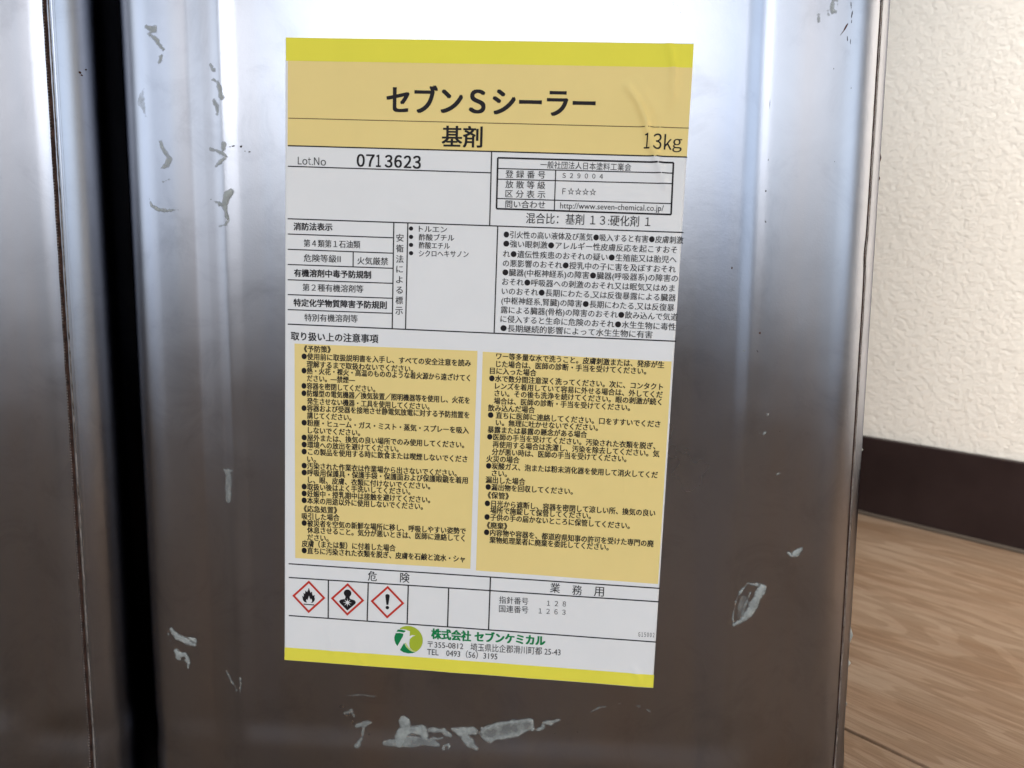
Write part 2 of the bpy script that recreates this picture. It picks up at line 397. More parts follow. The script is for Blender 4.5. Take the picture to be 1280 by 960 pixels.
    ('first_aid_text', '場合は、医師の診断・手当を受けてください。', 67.44, 108.24, 109.79, 108.28, 2.07, 0.026, 'ink'),
    ('first_aid_text', '飲み込んだ場合', 65.64, 110.57, 80.31, 110.51, 2.09, 0.026, 'ink'),
    ('first_aid_text', '● 直ちに医師に連絡してください。口をすすいでくださ', 65.72, 112.82, 119.33, 113.0, 2.08, 0.026, 'ink'),
    ('first_aid_text', 'い。無理に吐かせないでください。', 68.27, 115.14, 100.23, 115.12, 2.09, 0.026, 'ink'),
    ('first_aid_text', '暴露または暴露の懸念がある場合', 65.77, 117.48, 96.94, 117.48, 2.1, 0.026, 'ink'),
    ('first_aid_text', '●医師の手当を受けてください。汚染された衣類を脱ぎ、', 65.7, 119.79, 118.29, 119.98, 2.09, 0.026, 'ink'),
    ('first_aid_text', '再使用する場合は洗濯し、汚染を除去してください。気', 67.52, 122.16, 119.63, 122.34, 2.1, 0.026, 'ink'),
    ('first_aid_text', '分が悪い時は、医師の手当を受けてください。', 67.35, 124.55, 109.59, 124.51, 2.11, 0.026, 'ink'),
    ('first_aid_text', '火災の場合', 65.69, 126.91, 76.12, 126.82, 2.12, 0.026, 'ink'),
    ('first_aid_text', '●炭酸ガス、泡または粉末消化器を使用して消火してくだ', 65.66, 129.19, 119.53, 129.08, 2.11, 0.026, 'ink'),
    ('first_aid_text', 'さい。', 67.58, 131.47, 72.32, 131.45, 2.13, 0.026, 'ink'),
    ('first_aid_text', '漏出した場合', 65.66, 133.77, 78.21, 133.69, 2.13, 0.026, 'ink'),
    ('first_aid_text', '●漏出物を回収してください。', 65.74, 136.07, 93.39, 135.93, 2.13, 0.026, 'ink'),
    ('first_aid_text', '《保管》', 66.48, 138.73, 73.18, 138.74, 2.14, 0.026, 'ink'),
    ('first_aid_text', '●日光から遮断し、容器を密閉して涼しい所、換気の良い', 65.66, 141.45, 119.52, 141.42, 2.14, 0.026, 'ink'),
    ('first_aid_text', '場所で施錠して保管してください。', 67.49, 143.6, 99.46, 143.54, 2.15, 0.026, 'ink'),
    ('first_aid_text', '●子供の手の届かないところに保管してください。', 65.71, 145.93, 111.81, 145.97, 2.15, 0.026, 'ink'),
    ('first_aid_text', '《廃棄》', 66.56, 148.66, 73.04, 148.66, 2.16, 0.026, 'ink'),
    ('first_aid_text', '●内容物や容器を、都道府県知事の許可を受けた専門の廃', 65.73, 150.99, 119.6, 151.34, 2.16, 0.026, 'ink'),
    ('first_aid_text', '棄物処理業者に廃棄を委託してください。', 67.57, 153.42, 105.57, 153.39, 2.16, 0.026, 'ink'),
    ('danger_heading', '危', 28.02, 168.11, 30.99, 168.12, 3.4, 0.012, 'ink'),
    ('danger_heading', '険', 38.72, 167.94, 41.83, 167.97, 3.39, 0.012, 'ink'),
    ('trade_use_heading', '業', 87.65, 167.94, 90.83, 167.98, 3.29, 0.008, 'ink'),
    ('trade_use_heading', '務', 94.81, 168.21, 97.88, 168.21, 3.28, 0.008, 'ink'),
    ('trade_use_heading', '用', 101.71, 168.23, 104.87, 168.22, 3.19, 0.008, 'ink'),
    ('reference_numbers', '指針番号', 71.34, 173.33, 80.8, 173.21, 2.37, 0, 'ink'),
    ('reference_numbers', '１ ２ ８', 86.84, 173.32, 92.98, 173.14, 2.04, 0, 'ink'),
    ('reference_numbers', '国連番号', 71.44, 176.3, 80.91, 176.07, 2.38, 0, 'ink'),
    ('reference_numbers', '１ ２ ６ ３', 84.27, 176.09, 92.95, 175.95, 2.05, 0, 'ink'),
    ('print_code', 'Ｇ１５００２', 116.58, 181.6, 121.66, 181.46, 1.77, 0.01, 'ink'),
    ('maker_name', '株式会社', 49.56, 186.53, 62.49, 186.49, 3.43, 0.045, 'green'),
    ('maker_name', 'セブンケミカル', 63.9, 186.41, 86.76, 186.17, 3.33, 0.05, 'green'),
    ('maker_address', '〒355-0812', 48.32, 190.21, 60.12, 189.99, 2.48, 0, 'ink'),
    ('maker_address', '埼玉県比企郡滑川町都 25-43', 62.54, 190.06, 91.98, 189.62, 2.63, 0, 'ink'),
    ('maker_address', 'TEL\u30000493（56）3195', 48.2, 192.77, 71.46, 192.67, 2.59, 0, 'ink'),
]
RULES = [
    ('ruled_lines', 0.95, 23.77, 122.39, 23.93, 0.25, 'brown'),
    ('ruled_lines', 0.81, 31.98, 122.39, 32.27, 0.375, 'ink'),
    ('ruled_lines', 0.83, 38.17, 63.95, 38.43, 0.325, 'ink'),
    ('ruled_lines', 64.03, 32.05, 64.18, 54.17, 0.35, 'ink'),
    ('ruled_lines', 0.8, 54.13, 122.73, 54.31, 0.35, 'ink'),
    ('ruled_lines', 0.91, 86.98, 122.56, 87.05, 0.375, 'ink'),
    ('ruled_lines', 0.82, 58.82, 34.22, 58.86, 0.325, 'ink'),
    ('ruled_lines', 0.83, 63.54, 34.31, 63.58, 0.325, 'ink'),
    ('ruled_lines', 0.85, 68.25, 34.4, 68.22, 0.325, 'ink'),
    ('ruled_lines', 0.87, 73.01, 34.49, 72.86, 0.325, 'ink'),
    ('ruled_lines', 0.88, 77.66, 34.58, 77.49, 0.325, 'ink'),
    ('ruled_lines', 0.9, 82.38, 34.67, 82.19, 0.325, 'ink'),
    ('ruled_lines', 34.43, 54.13, 34.53, 86.87, 0.35, 'ink'),
    ('ruled_lines', 38.82, 54.18, 38.78, 86.94, 0.35, 'ink'),
    ('ruled_lines', 21.76, 63.59, 21.75, 68.26, 0.325, 'ink'),
    ('ruled_lines', 66.67, 54.2, 66.7, 86.95, 0.35, 'ink'),
    ('ruled_lines', 1.39, 165.85, 122.4, 165.78, 0.4, 'ink'),
    ('ruled_lines', 1.46, 170.55, 122.4, 170.24, 0.4, 'ink'),
    ('ruled_lines', 1.51, 183.7, 122.42, 183.75, 0.4, 'ink'),
    ('ruled_lines', 14.81, 170.45, 14.85, 183.6, 0.4, 'ink'),
    ('ruled_lines', 28.16, 170.47, 27.99, 183.71, 0.4, 'ink'),
    ('ruled_lines', 41.44, 170.49, 41.35, 183.76, 0.4, 'ink'),
    ('ruled_lines', 54.75, 170.37, 54.75, 183.72, 0.4, 'ink'),
    ('ruled_lines', 68.27, 165.72, 68.25, 183.81, 0.4, 'ink'),
    ('registration_frame', 65.95, 33.95, 118.54, 34.01, 0.5, 'ink'),
    ('registration_frame', 66.1, 49.05, 118.75, 49.15, 0.5, 'ink'),
    ('registration_frame', 65.99, 33.95, 66.1, 49.05, 0.5, 'ink'),
    ('registration_frame', 118.49, 34.01, 118.73, 49.15, 0.5, 'ink'),
    ('registration_frame', 66.1, 37.1, 118.6, 37.03, 0.3, 'ink'),
    ('registration_frame', 66.09, 40.25, 118.67, 40.1, 0.3, 'ink'),
    ('registration_frame', 66.04, 46.0, 118.66, 45.93, 0.3, 'ink'),
    ('registration_frame', 83.61, 37.05, 83.72, 49.11, 0.3, 'ink'),
]
PATCHES = [
    ('cream_band', 'cream', [(0.72, 6.8), (122.33, 6.79), (122.32, 32.27), (0.68, 31.98)], 0),
    ('yellow_stripe', 'yellow', [(0.12, 0.07), (122.24, 0.14), (122.33, 6.79), (0.15, 6.88)], 0),
    ('yellow_stripe', 'yellow', [(0.18, 194.91), (122.37, 194.89), (122.32, 199.26), (0.05, 199.31)], 0),
    ('cream_panel', 'cream', [(3.1, 93.05), (61.68, 92.75), (61.63, 163.52), (3.59, 163.76)], 0),
    ('cream_panel', 'cream', [(63.34, 92.92), (121.65, 93.31), (121.81, 164.41), (63.46, 163.93)], 0),
]

# ------------------------------------------------------------ the cans
HALF, RAD, CANH = 121.0, 17.0, 335.0
BASE = -24.0        # the cans stand 24 mm below the datum of the measurements
FLAT = HALF - RAD
SEC_X = [-104, -93.4, -92.4, -91, -88, -85.6, -84.6, -83.6, -82.4, -81.2, -79.5, -77.8, -76.5, -70,
         70, 76.9, 77.8, 78.8, 80.2, 81.0, 81.8, 82.8, 83.8, 84.8, 87, 104]
SEC_D = [.8, .8, .77, .58, .24, .06, -.02, -.26, -.52, -.52, -.30, -.06, 0, 0,
         0, .01, .08, .22, .43, .50, .48, .40, .33, .30, .30, .30]
def smooth01(t): t = min(1, max(0, t)); return t * t * (3 - 2 * t)
def waves(x, z):
    return 0.05 * np.sin(x * 0.045 + 1.1) * np.sin(z * 0.021 + 0.4) + 0.012 * np.sin(x * 0.09 + z * 0.03)
def section(x, z):
    d = float(np.interp(x, SEC_X, SEC_D))
    # low rolling of the thin sheet
    w = float(waves(x, z))
    inside = smooth01((x + 90) / 12) * smooth01((92 - x) / 20)
    # above the bottom edge the panel steps out into a flared skirt
    flare = smooth01((23.5 - z) / 10.0)
    d = d * (1 - 0.7 * flare) + w * (0.3 + 0.7 * inside) - 1.15 * flare * inside
    top = smooth01((z - (CANH - 23.5)) / 10.0)
    d = d * (1 - 0.7 * top) - 1.15 * top * inside
    # pinched corner where the rounded edge meets the bottom skirt
    d += 1.5 * math.exp(-((x - 99) / 8) ** 2 - ((z - 14) / 6) ** 2)
    return d
def can_profile():
    xs = sorted(set([-104.0, 104.0] + list(np.arange(-100, 101, 4.0)) + list(np.arange(-94, -76, 0.9)) + list(np.arange(76.5, 86, 0.8))))
    return [float(x) for x in xs]
XS = can_profile()
ZS = sorted(set([-22.5, -20, -14, -7, 0, 5] + list(np.arange(7, 30, 1.5)) + list(np.arange(32, 304, 6.0)) + list(np.arange(306, 332, 2.0)) + [333.5]))
ARC = 14
def corner_pt(phi, d):
    r = RAD - d
    return FLAT + r * math.sin(phi), -(FLAT + r * math.cos(phi))
def build_body():
    verts, faces = [], []
    for z in ZS:
        ring = []
        for side in range(4):
            c, s = math.cos(side * math.pi / 2), math.sin(side * math.pi / 2)
            pts = []
            for x in XS:
                pts.append((x, -HALF + section(x, z)))
            d0 = section(104, z); d1 = section(-104, z)
            for k in range(1, ARC):
                t = k / ARC
                pts.append(corner_pt(t * math.pi / 2, d0 + (d1 - d0) * smooth01(t)))
            for (x, y) in pts:
                ring.append(((x * c - y * s) * MM, (x * s + y * c) * MM, z * MM))
        verts += ring
    n = len(verts) // len(ZS)
    for j in range(len(ZS) - 1):
        for i in range(n):
            i2 = (i + 1) % n
            faces.append((j * n + i, j * n + i2, (j + 1) * n + i2, (j + 1) * n + i))
    return verts, faces
body_v, body_f = build_body()

def round_square(half, rad, seg=8):
    pts = []
    for side in range(4):
        a0 = -math.pi / 2 + side * math.pi / 2
        cx = (half - rad) * (1 if side in (0, 1) else -1); cy = (half - rad) * (-1 if side in (0, 3) else 1)
        for k in range(seg + 1):
            a = a0 + k / seg * math.pi / 2
            pts.append((cx + rad * math.cos(a), cy + rad * math.sin(a)))
    return pts
def rim(name, z, parent):
    path = round_square(HALF + 0.9, RAD + 1); n = len(path); m = 8
    verts, faces = [], []
    for (x, y) in path:
        L = math.hypot(x, y)
        for k in range(m):
            a = k / m * 2 * math.pi
            rr = 1.5 * math.cos(a)
            verts.append(((x + rr * x / L) * MM, (y + rr * y / L) * MM, (z + 2.4 * math.sin(a)) * MM))
    for i in range(n):
        for k in range(m):
            faces.append((i * m + k, ((i + 1) % n) * m + k, ((i + 1) % n) * m + (k + 1) % m, i * m + (k + 1) % m))
    return mesh_obj(name, verts, faces, M['tin'], parent, True)
def plate(name, z, parent):
    path = round_square(HALF - 0.6, RAD - .5)
    return mesh_obj(name, [(x * MM, y * MM, z * MM) for x, y in path], [tuple(range(len(path)))], M['tin'], parent)

def arc_strip(name, a0, a1, lift, z0, z1, mat, parent, kink=0.0, jitter=0.0, seed=0):
    rnd = random.Random(seed)
    verts, faces = [], []
    zs = list(np.arange(z0, z1 + 0.1, 3.0))
    for z in zs:
        off = kink * math.exp(-((z - 180) / 5.0) ** 2) + (rnd.random() - .5) * jitter
        d0 = section(104, z); d1 = section(-104, z)
        for k in range(5):
            phi = a0 + (a1 - a0) * k / 4 + off
            t = phi / (math.pi / 2)
            lf = lift if 0 < k < 4 else -0.15
            x, y = corner_pt(phi, d0 + (d1 - d0) * smooth01(t) - lf)
            verts.append((x * MM, y * MM, z * MM))
    for j in range(len(zs) - 1):
        for k in range(4):
            faces.append((j * 5 + k, j * 5 + k + 1, (j + 1) * 5 + k + 1, (j + 1) * 5 + k))
    return mesh_obj(name, verts, faces, mat, parent, True)

def weld_beads(parent, phi, kink=0.0):
    verts, faces = [], []
    z = BASE + 4.0
    while z < 331:
        off = kink * math.exp(-((z - 180) / 5.0) ** 2)
        t = (phi + off) / (math.pi / 2)
        d = section(104, z) + (section(-104, z) - section(104, z)) * smooth01(t)
        x, y = corner_pt(phi + off, d)
        nx, ny = math.sin(phi + off), -math.cos(phi + off); tx, ty = -ny, nx
        b = len(verts); w = 0.26; h = 0.2; e = 0.33
        for (p, q, r) in ((-w, 0, 0), (0, 0, -e), (w, 0, 0), (0, 0, e), (0, h, 0)):
            verts.append(((x + tx * p + nx * (q + 0.12)) * MM, (y + ty * p + ny * (q + 0.12)) * MM, (z + r) * MM))
        faces += [(b, b + 1, b + 4), (b + 1, b + 2, b + 4), (b + 2, b + 3, b + 4), (b + 3, b, b + 4)]
        z += 0.95
    o = mesh_obj('weld_bead', verts, faces, M['seam_dark'] if kink else M['seam_edge'], parent); o['kind'] = 'stuff'
    return o

def make_can(loc, label, kink, body_mesh=None, PH=0.74):
    root = bpy.data.objects.new('metal_can', None); link(root)
    root.location = loc
    root['label'] = label; root['category'] = 'can'; root['group'] = 'square tin cans side by side'
    if body_mesh is None:
        b = mesh_obj('body', body_v, body_f, M['tin'], root, True)
    else:
        b = link(bpy.data.objects.new('body', body_mesh), root)
    rim('bottom_rim', BASE + 2.4, root); rim('top_rim', CANH - 2, root)
    plate('lid', CANH - 5, root); plate('base', BASE + 3, root)
    sm = arc_strip('side_seam', PH - (0.055 if kink else 0.085), PH + (0.015 if kink else 0.03), 0.05, BASE + 2, 332, M['seam_dark'], root, kink, 0.006, 3)
    weld_beads(sm, PH - (0.034 if kink else 0.052), kink)
    arc_strip('seam_edge', PH + (0.010 if kink else 0.022), PH + 0.058, 0.07, BASE + 2, 332, M['seam_edge'], sm, kink, 0.006, 5)
    arc_strip('lap_joint', PH + 0.06, 1.42 if PH > .6 else PH + 0.16, 0.42 if PH > .6 else 0.03, BASE + 2, 332, M['tin'], root, kink)
    return root, b
FRONT = Vector((0, HALF * MM, 0))        # the main can's front panel lies in the plane y = 0
can, can_body = make_can(FRONT, 'large square tin can carrying the white and yellow label', -0.035)
can2, _ = make_can(FRONT + Vector((-255.6 * MM, -7.9 * MM, 0)), 'bare square tin can with a dark vertical seam, standing left of the labelled can', 0.0, can_body.data, 0.35)
can2.rotation_euler.z = math.radians(4.0)

def surf_y(x, z):
    """depth of the can's front surface (mm, world y) at x, z"""
    if abs(x) <= 104: return section(x, z)
    x0 = abs(x) - FLAT
    d = section(math.copysign(104, x), z)
    r = RAD - d
    return HALF - (FLAT + math.sqrt(max(r * r - x0 * x0, 0.01)))

# ------------------------------------------------------------ the paper label
LW, LH, LU, LV, LR = 122.30, 199.36, -2.97, 142.87, 0.0301
label = bpy.data.objects.new('paper_label', bpy.data.meshes.new('paper_label')); link(label, can)
label.matrix_world = Matrix.Translation(Vector((LU, 0, LV)) * MM) @ Matrix.Rotation(LR, 4, 'Y')
label['label'] = 'white label with cream panels, yellow end stripes and black Japanese print'
bpy.context.view_layer.update()
label.matrix_parent_inverse = Matrix.Translation(-FRONT)

def seg_d(u, v, pts):
    best = 1e9; bt = 0
    n = len(pts) - 1
    for i in range(n):
        ax, ay = pts[i]; bx, by = pts[i + 1]
        dx, dy = bx - ax, by - ay
        t = ((u - ax) * dx + (v - ay) * dy) / (dx * dx + dy * dy)
        tc = np.clip(t, 0, 1)
        px, py = ax + tc * dx, ay + tc * dy
        d = np.hypot(u - px, v - py)
        sgn = np.sign((u - ax) * dy - (v - ay) * dx)
        m = d < best
        best = np.where(m, d, best); bt = np.where(m, (i + tc) / n, bt)
    return best, bt
RIDGES = [([(115.0, -1), (116.2, 4), (117.0, 7.8), (117.0, 14.7), (116.4, 17.5)], 0.9, 1.2),
          ([(103.8, 12.5), (107.1, 16.7), (109.5, 21.8), (111.2, 27.5), (114.0, 34.4), (116.5, 41.0)], 1.5, 1.2),
          ([(106.5, 11.0), (112.8, 19.5), (115.6, 30.0)], 0.5, 1.4),
          ([(96.6, 0.0), (97.2, 2.2)], 0.15, 1.0),
          ([(13.6, 186), (15.5, 190.5), (17.5, 199)], 0.24, 1.4), ([(22, 187), (24.5, 193), (27, 199.5)], 0.18, 1.3),
          ([(115.5, 193), (117.7, 196.5), (117, 199.5)], 0.30, 1.2),
          ([(108.6, 128), (109.3, 131.5), (109.6, 136)], 0.16, 0.7), ([(116.5, 127), (116.8, 134)], 0.09, 0.6),
          ([(30.5, 47.0), (37.0, 49.0), (42.0, 52.0)], 0.14, 1.4), ([(47.6, 90.5), (48.2, 92.4)], 0.14, 0.45)]
def relief(u, v):
    h = 0.05 * np.sin(u * 0.11 + 0.5) * np.sin(v * 0.07) + 0.035 * np.sin(u * 0.31 + v * 0.17)
    for pts, a, w in RIDGES:
        if a == 0: continue
        d, t = seg_d(u, v, pts)
        env = np.sin(np.pi * np.clip(t * 0.86 + 0.1, 0, 1)) ** 0.6
        h = h + a * env * np.exp(-(d / w) ** 2)
    # paper edge bulges a little between the glued spots at the bottom
    h = h + 0.12 * np.clip((v - 193) / 6, 0, 1) * (0.5 + 0.5 * np.sin(u * 0.23 + 1))
    return np.maximum(h, 0.0) + 0.13 - waves(u - LW / 2 + LU, LH / 2 - v + LV)
def lab_xyz(u, v, lift):
    u = np.asarray(u, float); v = np.asarray(v, float)
    h = relief(u, v) + lift
    return np.stack([(u - LW / 2) * MM, -h * MM, (LH / 2 - v) * MM], -1)

def patch_mesh(quad, lift, step=1.0, skirt=False, edge_noise=0.0):
    """quad in label millimetres (TL, TR, BR, BL) -> fine grid following the paper"""
    q = np.array(quad, float)
    nu = max(1, int(max(np.hypot(*(q[1] - q[0])), np.hypot(*(q[2] - q[3]))) / step)); nv_ = max(1, int(max(np.hypot(*(q[3] - q[0])), np.hypot(*(q[2] - q[1]))) / step))
    s, t = np.meshgrid(np.linspace(0, 1, nu + 1), np.linspace(0, 1, nv_ + 1))
    P = ((1 - s) * (1 - t))[..., None] * q[0] + (s * (1 - t))[..., None] * q[1] + (s * t)[..., None] * q[2] + ((1 - s) * t)[..., None] * q[3]
    X = lab_xyz(P[..., 0], P[..., 1], lift).reshape(-1, 3)
    w = nu + 1
    faces = [(j * w + i, (j + 1) * w + i, (j + 1) * w + i + 1, j * w + i + 1) for j in range(nv_) for i in range(nu)]
    verts = [tuple(v) for v in X]
    if skirt:
        loop = [i for i in range(w)] + [j * w + nu for j in range(1, nv_ + 1)] + [nv_ * w + i for i in range(nu - 1, -1, -1)] + [j * w for j in range(nv_ - 1, 0, -1)]
        b = len(verts)
        for i in loop: verts.append((verts[i][0], 0.0, verts[i][2]))
        for k in range(len(loop)):
            k2 = (k + 1) % len(loop)
            faces.append((loop[k], loop[k2], b + k2, b + k))
    return verts, faces

v_, f_ = patch_mesh([(0.0, 0.1), (LW, 0), (LW - .1, LH), (0.1, LH)], 0.0, 0.6, True)
label.data.from_pydata(v_, [], f_); label.data.materials.append(M['white'])
label.data.polygons.foreach_set('use_smooth', [True] * len(f_))

def printed(name, verts, faces, mat, smooth=True):
    o = mesh_obj(name, verts, faces, mat, label, smooth)
    return o
for nm, colr, quad, lay in PATCHES:
    v_, f_ = patch_mesh(quad, 0.045, 0.6)
    printed(nm, v_, f_, M[colr])

def rule_geo(x0, y0, x1, y1, w, lift=0.09):
    L = math.hypot(x1 - x0, y1 - y0); nx, ny = -(y1 - y0) / L * w / 2, (x1 - x0) / L * w / 2
    n = max(1, int(L / 1.0)); verts, faces = [], []
    for i in range(n + 1):
        t = i / n; x = x0 + (x1 - x0) * t; y = y0 + (y1 - y0) * t
        verts += [(x - nx, y - ny), (x + nx, y + ny)]
    a = np.array(verts); X = lab_xyz(a[:, 0], a[:, 1], lift)
    faces = [(2 * i, 2 * i + 1, 2 * i + 3, 2 * i + 2) for i in range(n)]
    return [tuple(v) for v in X], faces
for nm in ('registration_frame',):
    vs, fs = [], []
    for r in RULES:
        if r[0] != nm: continue
        v_, f_ = rule_geo(*r[1:6]); b = len(vs); vs += v_; fs += [tuple(b + i for i in f) for f in f_]
    printed(nm, vs, fs, M['ink'])
for r in RULES:
    if r[0] == 'ruled_lines':
        v_, f_ = rule_geo(*r[1:6], lift=0.085 if r[6] == 'ink' else 0.08)
        printed('ruled_line', v_, f_, M[r[6]])

# --- lettering
def glyphs(txt, bold):
    cu = bpy.data.curves.new('t', 'FONT'); cu.body = txt; cu.size = 1.0
    cu.resolution_u = 2 if len(txt) > 9 else 4
    cu.fill_mode = 'FRONT'
    o = bpy.data.objects.new('t', cu); scene.collection.objects.link(o)
    dg = bpy.context.evaluated_depsgraph_get(); dg.update()
    me = bpy.data.meshes.new_from_object(o.evaluated_get(dg))
    co = np.zeros(len(me.vertices) * 3); me.vertices.foreach_get('co', co); co = co.reshape(-1, 3)
    faces = [tuple(p.vertices) for p in me.polygons]
    bpy.data.objects.remove(o); bpy.data.curves.remove(cu)
    if len(txt) < 10:                      # large letters: short edges, so that they follow the creases
        bm = bmesh.new(); bm.from_mesh(me)
        for _ in range(3):
            es = [e for e in bm.edges if e.calc_length() > 0.14]
            if es: bmesh.ops.subdivide_edges(bm, edges=es, cuts=1)
            bmesh.ops.triangulate(bm, faces=bm.faces)
        co = np.array([v.co[:] for v in bm.verts]); faces = [tuple(v.index for v in f.verts) for f in bm.faces]
        bm.free()
    bpy.data.meshes.remove(me)
    return co, faces
blocks = {}
for nm, txt, u0, v0, u1, v1, h, bold, colr in TEXTS:
    co, fc = glyphs(txt, bold)
    if not len(co): print('EMPTY', txt); continue
    lo, hi = co.min(0), co.max(0)
    # long lines: em height from the font, so that commas do not change the scale
    if any(ord(ch) > 0x3000 for ch in txt) and len(txt) > 1:
        cyc = 0.35; hh = 0.90
        ymin, ymax = cyc - hh / 2, cyc + hh / 2
        if nm in ('title_text',): ymin, ymax = lo[1], hi[1]
    else: ymin, ymax = lo[1], hi[1]
    s = (co[:, 0] - lo[0]) / (hi[0] - lo[0]); t = (co[:, 1] - ymin) / (ymax - ymin)
    L = math.hypot(u1 - u0, v1 - v0); ex, ey = (u1 - u0) / L, (v1 - v0) / L
    U = u0 + ex * L * s + ey * h * (t - .5); V = v0 + ey * L * s - ex * h * (t - .5)
    vs, fs, _ = blocks.setdefault(nm, ([], [], colr))
    # heavier weights are struck several times, a little apart
    w = bold * h
    hits = [(0, 0)] if bold <= 0.003 else ([(-w / 2, 0), (w / 2, 0)] if bold < .0215 else [(-w, -w * .6), (w, -w * .6), (-w, w * .6), (w, w * .6), (0, 0)])
    for q, (a, c) in enumerate(hits):
        X = lab_xyz(U + a, V + c, 0.11 + 0.002 * q)
        b = len(vs); vs += [tuple(p) for p in X]; fs += [tuple(b + i for i in f) for f in fc]
for nm, (vs, fs, colr) in blocks.items():
    printed(nm, vs, fs, M[colr], False)

# --- hazard symbols and the maker's emblem
def shape(pts, cx, cy, s, lift):
    """pts: outline(s) in unit coordinates, y up"""
    from mathutils.geometry import tessellate_polygon
    polys = pts if isinstance(pts[0][0], (tuple, list)) else [pts]
    tri = tessellate_polygon([[Vector((x, y, 0)) for x, y in p] for p in polys])
    allp = [q for p in polys for q in p]
    a = np.array(allp, float)
    X = lab_xyz(cx + a[:, 0] * s, cy - a[:, 1] * s, lift)
    return [tuple(v) for v in X], [tuple(t) for t in tri]
def arc(cx, cy, r, a0, a1, n=24):
    return [(cx + r * math.cos(math.radians(a0 + (a1 - a0) * k / n)), cy + r * math.sin(math.radians(a0 + (a1 - a0) * k / n))) for k in range(n + 1)]
DIA = [[(0, 1), (-1, 0), (0, -1), (1, 0)], [(0, .83), (.83, 0), (0, -.83), (-.83, 0)]]
FLAME = [(-.10, -.36), (-.26, -.33), (-.35, -.22), (-.37, -.08), (-.40, .04), (-.31, -.02), (-.30, .10), (-.33, .22), (-.24, .16), (-.21, .28), (-.20, .38), (-.10, .28), (-.05, .40), (.0, .56), (.05, .42),
         (.10, .26), (.19, .34), (.20, .20), (.25, .08), (.36, .16), (.33, .02), (.37, -.10), (.34, -.22), (.24, -.34), (.12, -.36), (.20, -.28), (.19, -.16), (.12, -.08), (.10, -.18), (.06, -.06), (.01, .08), (-.03, -.06), (-.08, -.20), (-.13, -.14), (-.17, -.24)]
BAR = [(-.31, -.44), (.33, -.44), (.33, -.50), (-.31, -.50)]
HEADP = arc(0, .38, .225, -55, 235, 20) + [(-.13, .05), (.13, .05)]
TORSO = [(-.12, .12), (-.16, .02), (-.40, -.04), (-.50, -.14), (-.46, -.24), (0, -.68), (.46, -.24), (.50, -.14), (.42, -.02), (.16, .04), (.12, .12)]
STAR = []
for k in range(16):
    rr = (.27, .075)[k % 2]; an = math.radians(90 + k * 22.5); STAR.append((.0 + rr * math.cos(an), -.19 + rr * math.sin(an)))
EXC = [(-.13, .38), (-.10, .47), (0, .50), (.10, .47), (.13, .38), (.055, -.16), (-.055, -.16)]
DOT = arc(0, -.33, .105, 0, 345, 14)
def symbol(cx, cy, label_txt, parts):
    v_, f_ = shape(DIA, cx, cy, 5.62, 0.09)
    o = printed('hazard_symbol', v_, f_, M['red'], False); o['label'] = label_txt
    vs, fs = [], []
    v2, f2, mats = list(v_), list(f_), [0] * len(f_)
    for poly, lift, mi in parts:
        a, b = shape(poly, cx, cy, 5.62, lift); n = len(v2); v2 += a; f2 += [tuple(n + i for i in f) for f in b]; mats += [mi] * len(b)
    me = bpy.data.meshes.new('hazard_symbol'); me.from_pydata(v2, [], f2)
    for k in ('red', 'ink', 'white'): me.materials.append(M[k])
    me.polygons.foreach_set('material_index', mats); o.data = me
symbol(8.25, 176.75, 'red diamond with a black flame', [(FLAME, .09, 1), (BAR, .09, 1)])
symbol(21.3, 176.7, 'red diamond with a black torso and star burst', [(HEADP, .09, 1), (TORSO, .095, 1), (STAR, .115, 2)])
symbol(34.65, 176.7, 'red diamond with an exclamation mark', [(EXC, .09, 1), (DOT, .09, 1)])

LX, LY, LS = 41.92, 189.1, 4.75
def emblem(pts, colr, lift):
    pts = [((x - 372) / 216, (345 - y) / 216) for x, y in pts]
    v_, f_ = shape(pts, LX, LY, LS, lift); return v_, f_, colr
outer = [(372 + 216 * math.cos(math.radians(a)), 345 - 216 * math.sin(math.radians(a))) for a in range(128, -62, -6)]
pieces = [emblem(outer + [(445, 512), (395, 470), (385, 400), (392, 335), (432, 290), (478, 272), (430, 266), (388, 285), (392, 212), (330, 190), (280, 186), (236, 186)], 'lime', .09),
          emblem([(500, 520), (440, 508), (380, 470), (345, 420), (330, 392), (318, 410), (340, 462), (392, 510), (440, 530), (478, 532)], 'pale_lime', .094),
          emblem([(188, 232), (206, 198), (250, 194), (322, 206), (322, 222), (296, 238), (240, 232)], 'green', .09),
          emblem([(176, 256), (240, 248), (292, 258), (288, 292), (206, 458), (178, 420), (160, 370), (156, 320)], 'green', .09),
          emblem([(306, 400), (334, 456), (388, 508), (440, 532), (488, 530), (440, 552), (372, 561), (300, 549), (246, 518)], 'green', .09)]
me = bpy.data.meshes.new('company_emblem'); V2, F2, MI = [], [], []
keys = ['lime', 'pale_lime', 'green']
for a, b, c in pieces:
    n = len(V2); V2 += a; F2 += [tuple(n + i for i in f) for f in b]; MI += [keys.index(c)] * len(b)
me.from_pydata(V2, [], F2)
for k in keys: me.materials.append(M[k])
me.polygons.foreach_set('material_index', MI)
link(bpy.data.objects.new('company_emblem', me), label)

